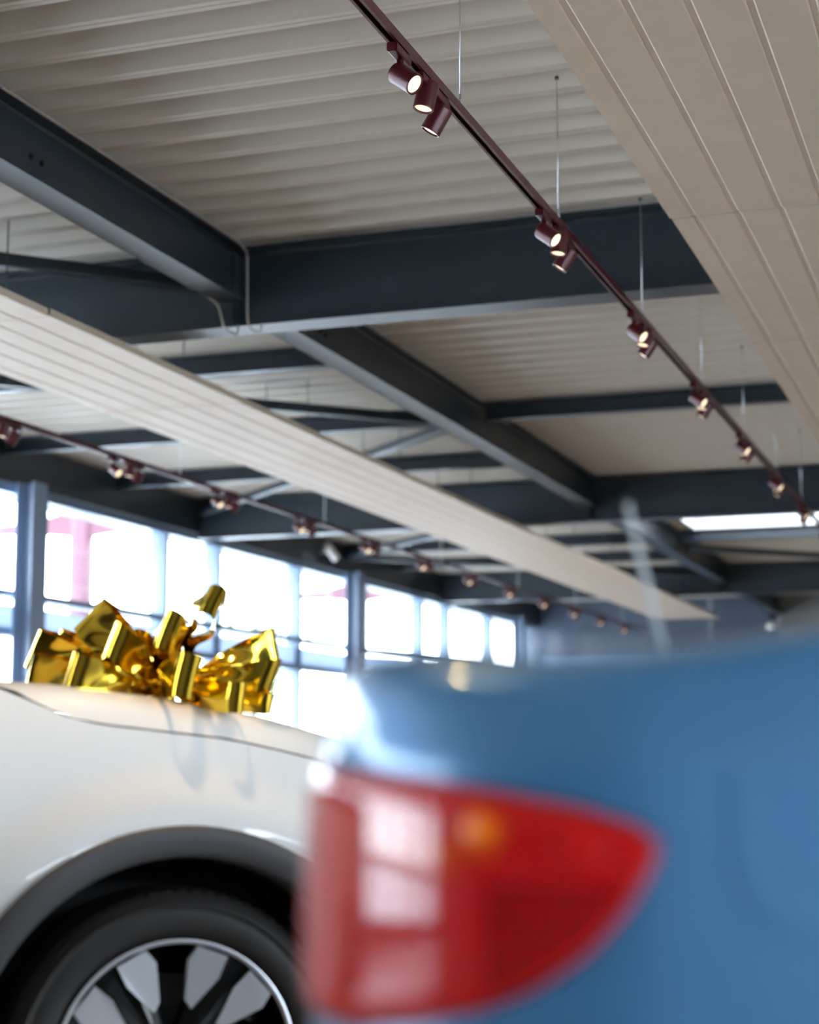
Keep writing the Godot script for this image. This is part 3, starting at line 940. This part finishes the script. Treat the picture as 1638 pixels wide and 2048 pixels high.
# ---------------------------------------------------------------- the gold bow
func bow() -> void:
	var b := thing("gold_bow", "large shiny gold foil gift bow on the white car's hood", "bow", Vector3(-1.7809, 1.086, -3.4216))
	var ends := [
		[Vector3(-.299, .156, .021), Vector3(-.335, .074, .022), .030], [Vector3(-.222, .091, .177), Vector3(-.243, .010, .173), .028], [Vector3(-.072, .086, .252), Vector3(-.100, .003, .250), .026],
		[Vector3(-.136, .221, .027), Vector3(-.201, .154, .040), .030], [Vector3(-.014, .153, .178), Vector3(-.051, .064, .178), .026], [Vector3(-.119, .161, -.116), Vector3(-.132, .115, -.118), .022],
		[Vector3(0.101, 0.178, 0.141), Vector3(0.067, 0.098, 0.141), .021, Vector3(-0.006, 0.049, -0.033)], [Vector3(0.202, 0.228, 0.134), Vector3(0.172, 0.168, 0.136), .020, Vector3(0.019, 0.100, -0.056)], [Vector3(.176, .082, .207), Vector3(.152, -.008, .202), .026],
		[Vector3(.215, .155, -.117), Vector3(.224, .086, -.130), .030], [Vector3(.290, .077, .016), Vector3(.260, -.001, .015), .028], [Vector3(.262, .023, .147), Vector3(.251, -.040, .140), .022],
		[Vector3(.278, .004, .030), Vector3(.270, -.040, .026), .020], [Vector3(-.312, .165, -.101), Vector3(-.332, .121, -.101), .024], [Vector3(-.06, .11, -.2), Vector3(-.07, .03, -.2), .026], [Vector3(.12, .11, -.22), Vector3(.12, .03, -.22), .026]]
	for e in ends:
		var a: Vector3 = e[0]
		var z: Vector3 = e[1]
		var mid := (a + z) / 2
		var wdir := (a - z).normalized()
		var half := (a - z).length() / 2
		var arm: Vector3 = mid - (e[3] if e.size() > 3 else Vector3.ZERO)
		var reach := arm.length()
		var out := (arm - wdir * arm.dot(wdir)).normalized()
		var thick := out.cross(wdir).normalized()
		var root: Vector3 = e[3] if e.size() > 3 else Vector3(0, .012, 0)
		var neck := .85 if e.size() > 3 else .22
		var r: float = e[2]
		var n1 := rng.randf_range(0, TAU)
		var n2 := rng.randf_range(.6, 1.3)
		part("loop", grid(func(u: float, v: float) -> Vector3:
			# u runs once round the loop from the knot out, round the end and back
			var s := u * 2.0 - 1.0
			var far := 1.0 - absf(s)            # 0 at the knot, 1 at the fold
			var sg := signf(s)
			var t := 0.0
			var side := 0.0
			if far > .86:
				var q := (far - .86) / .14      # round the end
				var ang := (1.0 - q) * PI / 2
				t = 1.0 - r / reach * (1.0 - cos(ang))
				side = r * sin(ang)
			else:
				var q := far / .86
				t = q * (1.0 - r / reach)
				side = r * (1.0 + .5 * sin(q * PI)) * smoothstep(0.0, .7, q)
			var w := half * lerpf(neck, 1.0, smoothstep(.05, .85, far))
			var p := root.lerp(mid, t) + thick * side * sg
			var crease := .010 * sin(far * 9.0 * n2 + n1 + v * 5.0) * (1.0 - smoothstep(.55, .85, far)) * smoothstep(0.0, .2, far)
			p += wdir * w * (v * 2.0 - 1.0) + thick * (crease - .006 * cos(v * PI * 2.0) * (1.0 - far)) * 1.0
			return p, 64, 10), M.gold, b)
	part("knot", lathe(PackedVector2Array([Vector2(0, .035), Vector2(.02, .03), Vector2(.03, .012), Vector2(.028, -.02), Vector2(0, -.03)]), 16), M.gold, b)
	part("adhesive_base", lathe(PackedVector2Array([Vector2(0, -.012), Vector2(.05, -.012), Vector2(.05, -.048), Vector2(0, -.048)]), 20, true), M.white_plastic, b)

# ---------------------------------------------------------------- outside
func outside() -> void:
	var g := shell("ground", "pale paved ground outside the showroom")
	part("paving", box(Vector3(-90, -.35, -110), Vector3(80, -.22, 90)), M.asphalt, g)
	for k in 3:
		var z: float = [-20.6, -31.2, -10.0][k]
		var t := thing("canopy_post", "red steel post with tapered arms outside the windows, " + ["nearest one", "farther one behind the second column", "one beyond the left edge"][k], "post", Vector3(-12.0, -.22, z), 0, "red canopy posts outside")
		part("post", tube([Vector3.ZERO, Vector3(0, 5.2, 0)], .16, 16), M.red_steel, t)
		for s in [-1, 1]:
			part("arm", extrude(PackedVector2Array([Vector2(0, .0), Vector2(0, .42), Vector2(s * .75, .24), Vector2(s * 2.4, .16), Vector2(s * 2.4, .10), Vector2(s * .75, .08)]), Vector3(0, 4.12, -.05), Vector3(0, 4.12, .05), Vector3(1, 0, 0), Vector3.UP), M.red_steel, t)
		part("foot", lathe(PackedVector2Array([Vector2(0, .3), Vector2(.22, .28), Vector2(.24, 0), Vector2(0, 0)]), 16, true), M.black, t)
	for k in 6:
		tree(Vector3(-26.0 - 5.0 * (k % 3), -.22, -24.0 - 11.0 * k), 7.0 + (k % 3), ["first from the left", "second from the left", "third from the left", "fourth from the left", "fifth from the left", "last of the row"][k], k)

func tree(at: Vector3, h: float, which: String, k: int) -> void:
	var r := RandomNumberGenerator.new()
	r.seed = 40 + k
	var t := thing("street_tree", "overexposed spring tree outside the windows, " + which, "tree", at, 0, "trees outside the windows")
	part("trunk", tube([Vector3.ZERO, Vector3(.1, h * .3, .05), Vector3(.0, h * .6, 0), Vector3(.1, h, .1)], .18, 8, .04), M.bark, t)
	var st := start(true)
	var lf := start()
	for i in 26:
		var y := h * r.randf_range(.3, .9)
		var a := r.randf_range(0, TAU)
		var d := Vector3(cos(a), r.randf_range(.3, .9), sin(a)) * h * r.randf_range(.18, .34)
		var p := Vector3(0, y, 0)
		add_tube(st, [p, p + d * .5 + Vector3(0, -.1, 0), p + d], .05, 5, .012)
		for j in 26:
			var q := p + d * r.randf_range(.4, 1.05) + Vector3(r.randf_range(-.45, .45), r.randf_range(-.4, .4), r.randf_range(-.45, .45))
			var u := Vector3(r.randf_range(-1, 1), r.randf_range(-1, 1), r.randf_range(-1, 1)).normalized() * .13
			var v := u.cross(Vector3(r.randf_range(-1, 1), 1, r.randf_range(-1, 1))).normalized() * .08
			quad(lf, q - u, q + v, q + u, q - v)
	part("branches", done(st), M.bark, t)
	var o := part("foliage", done(lf), M.leaf, t)
	o.set_meta("kind", "stuff")
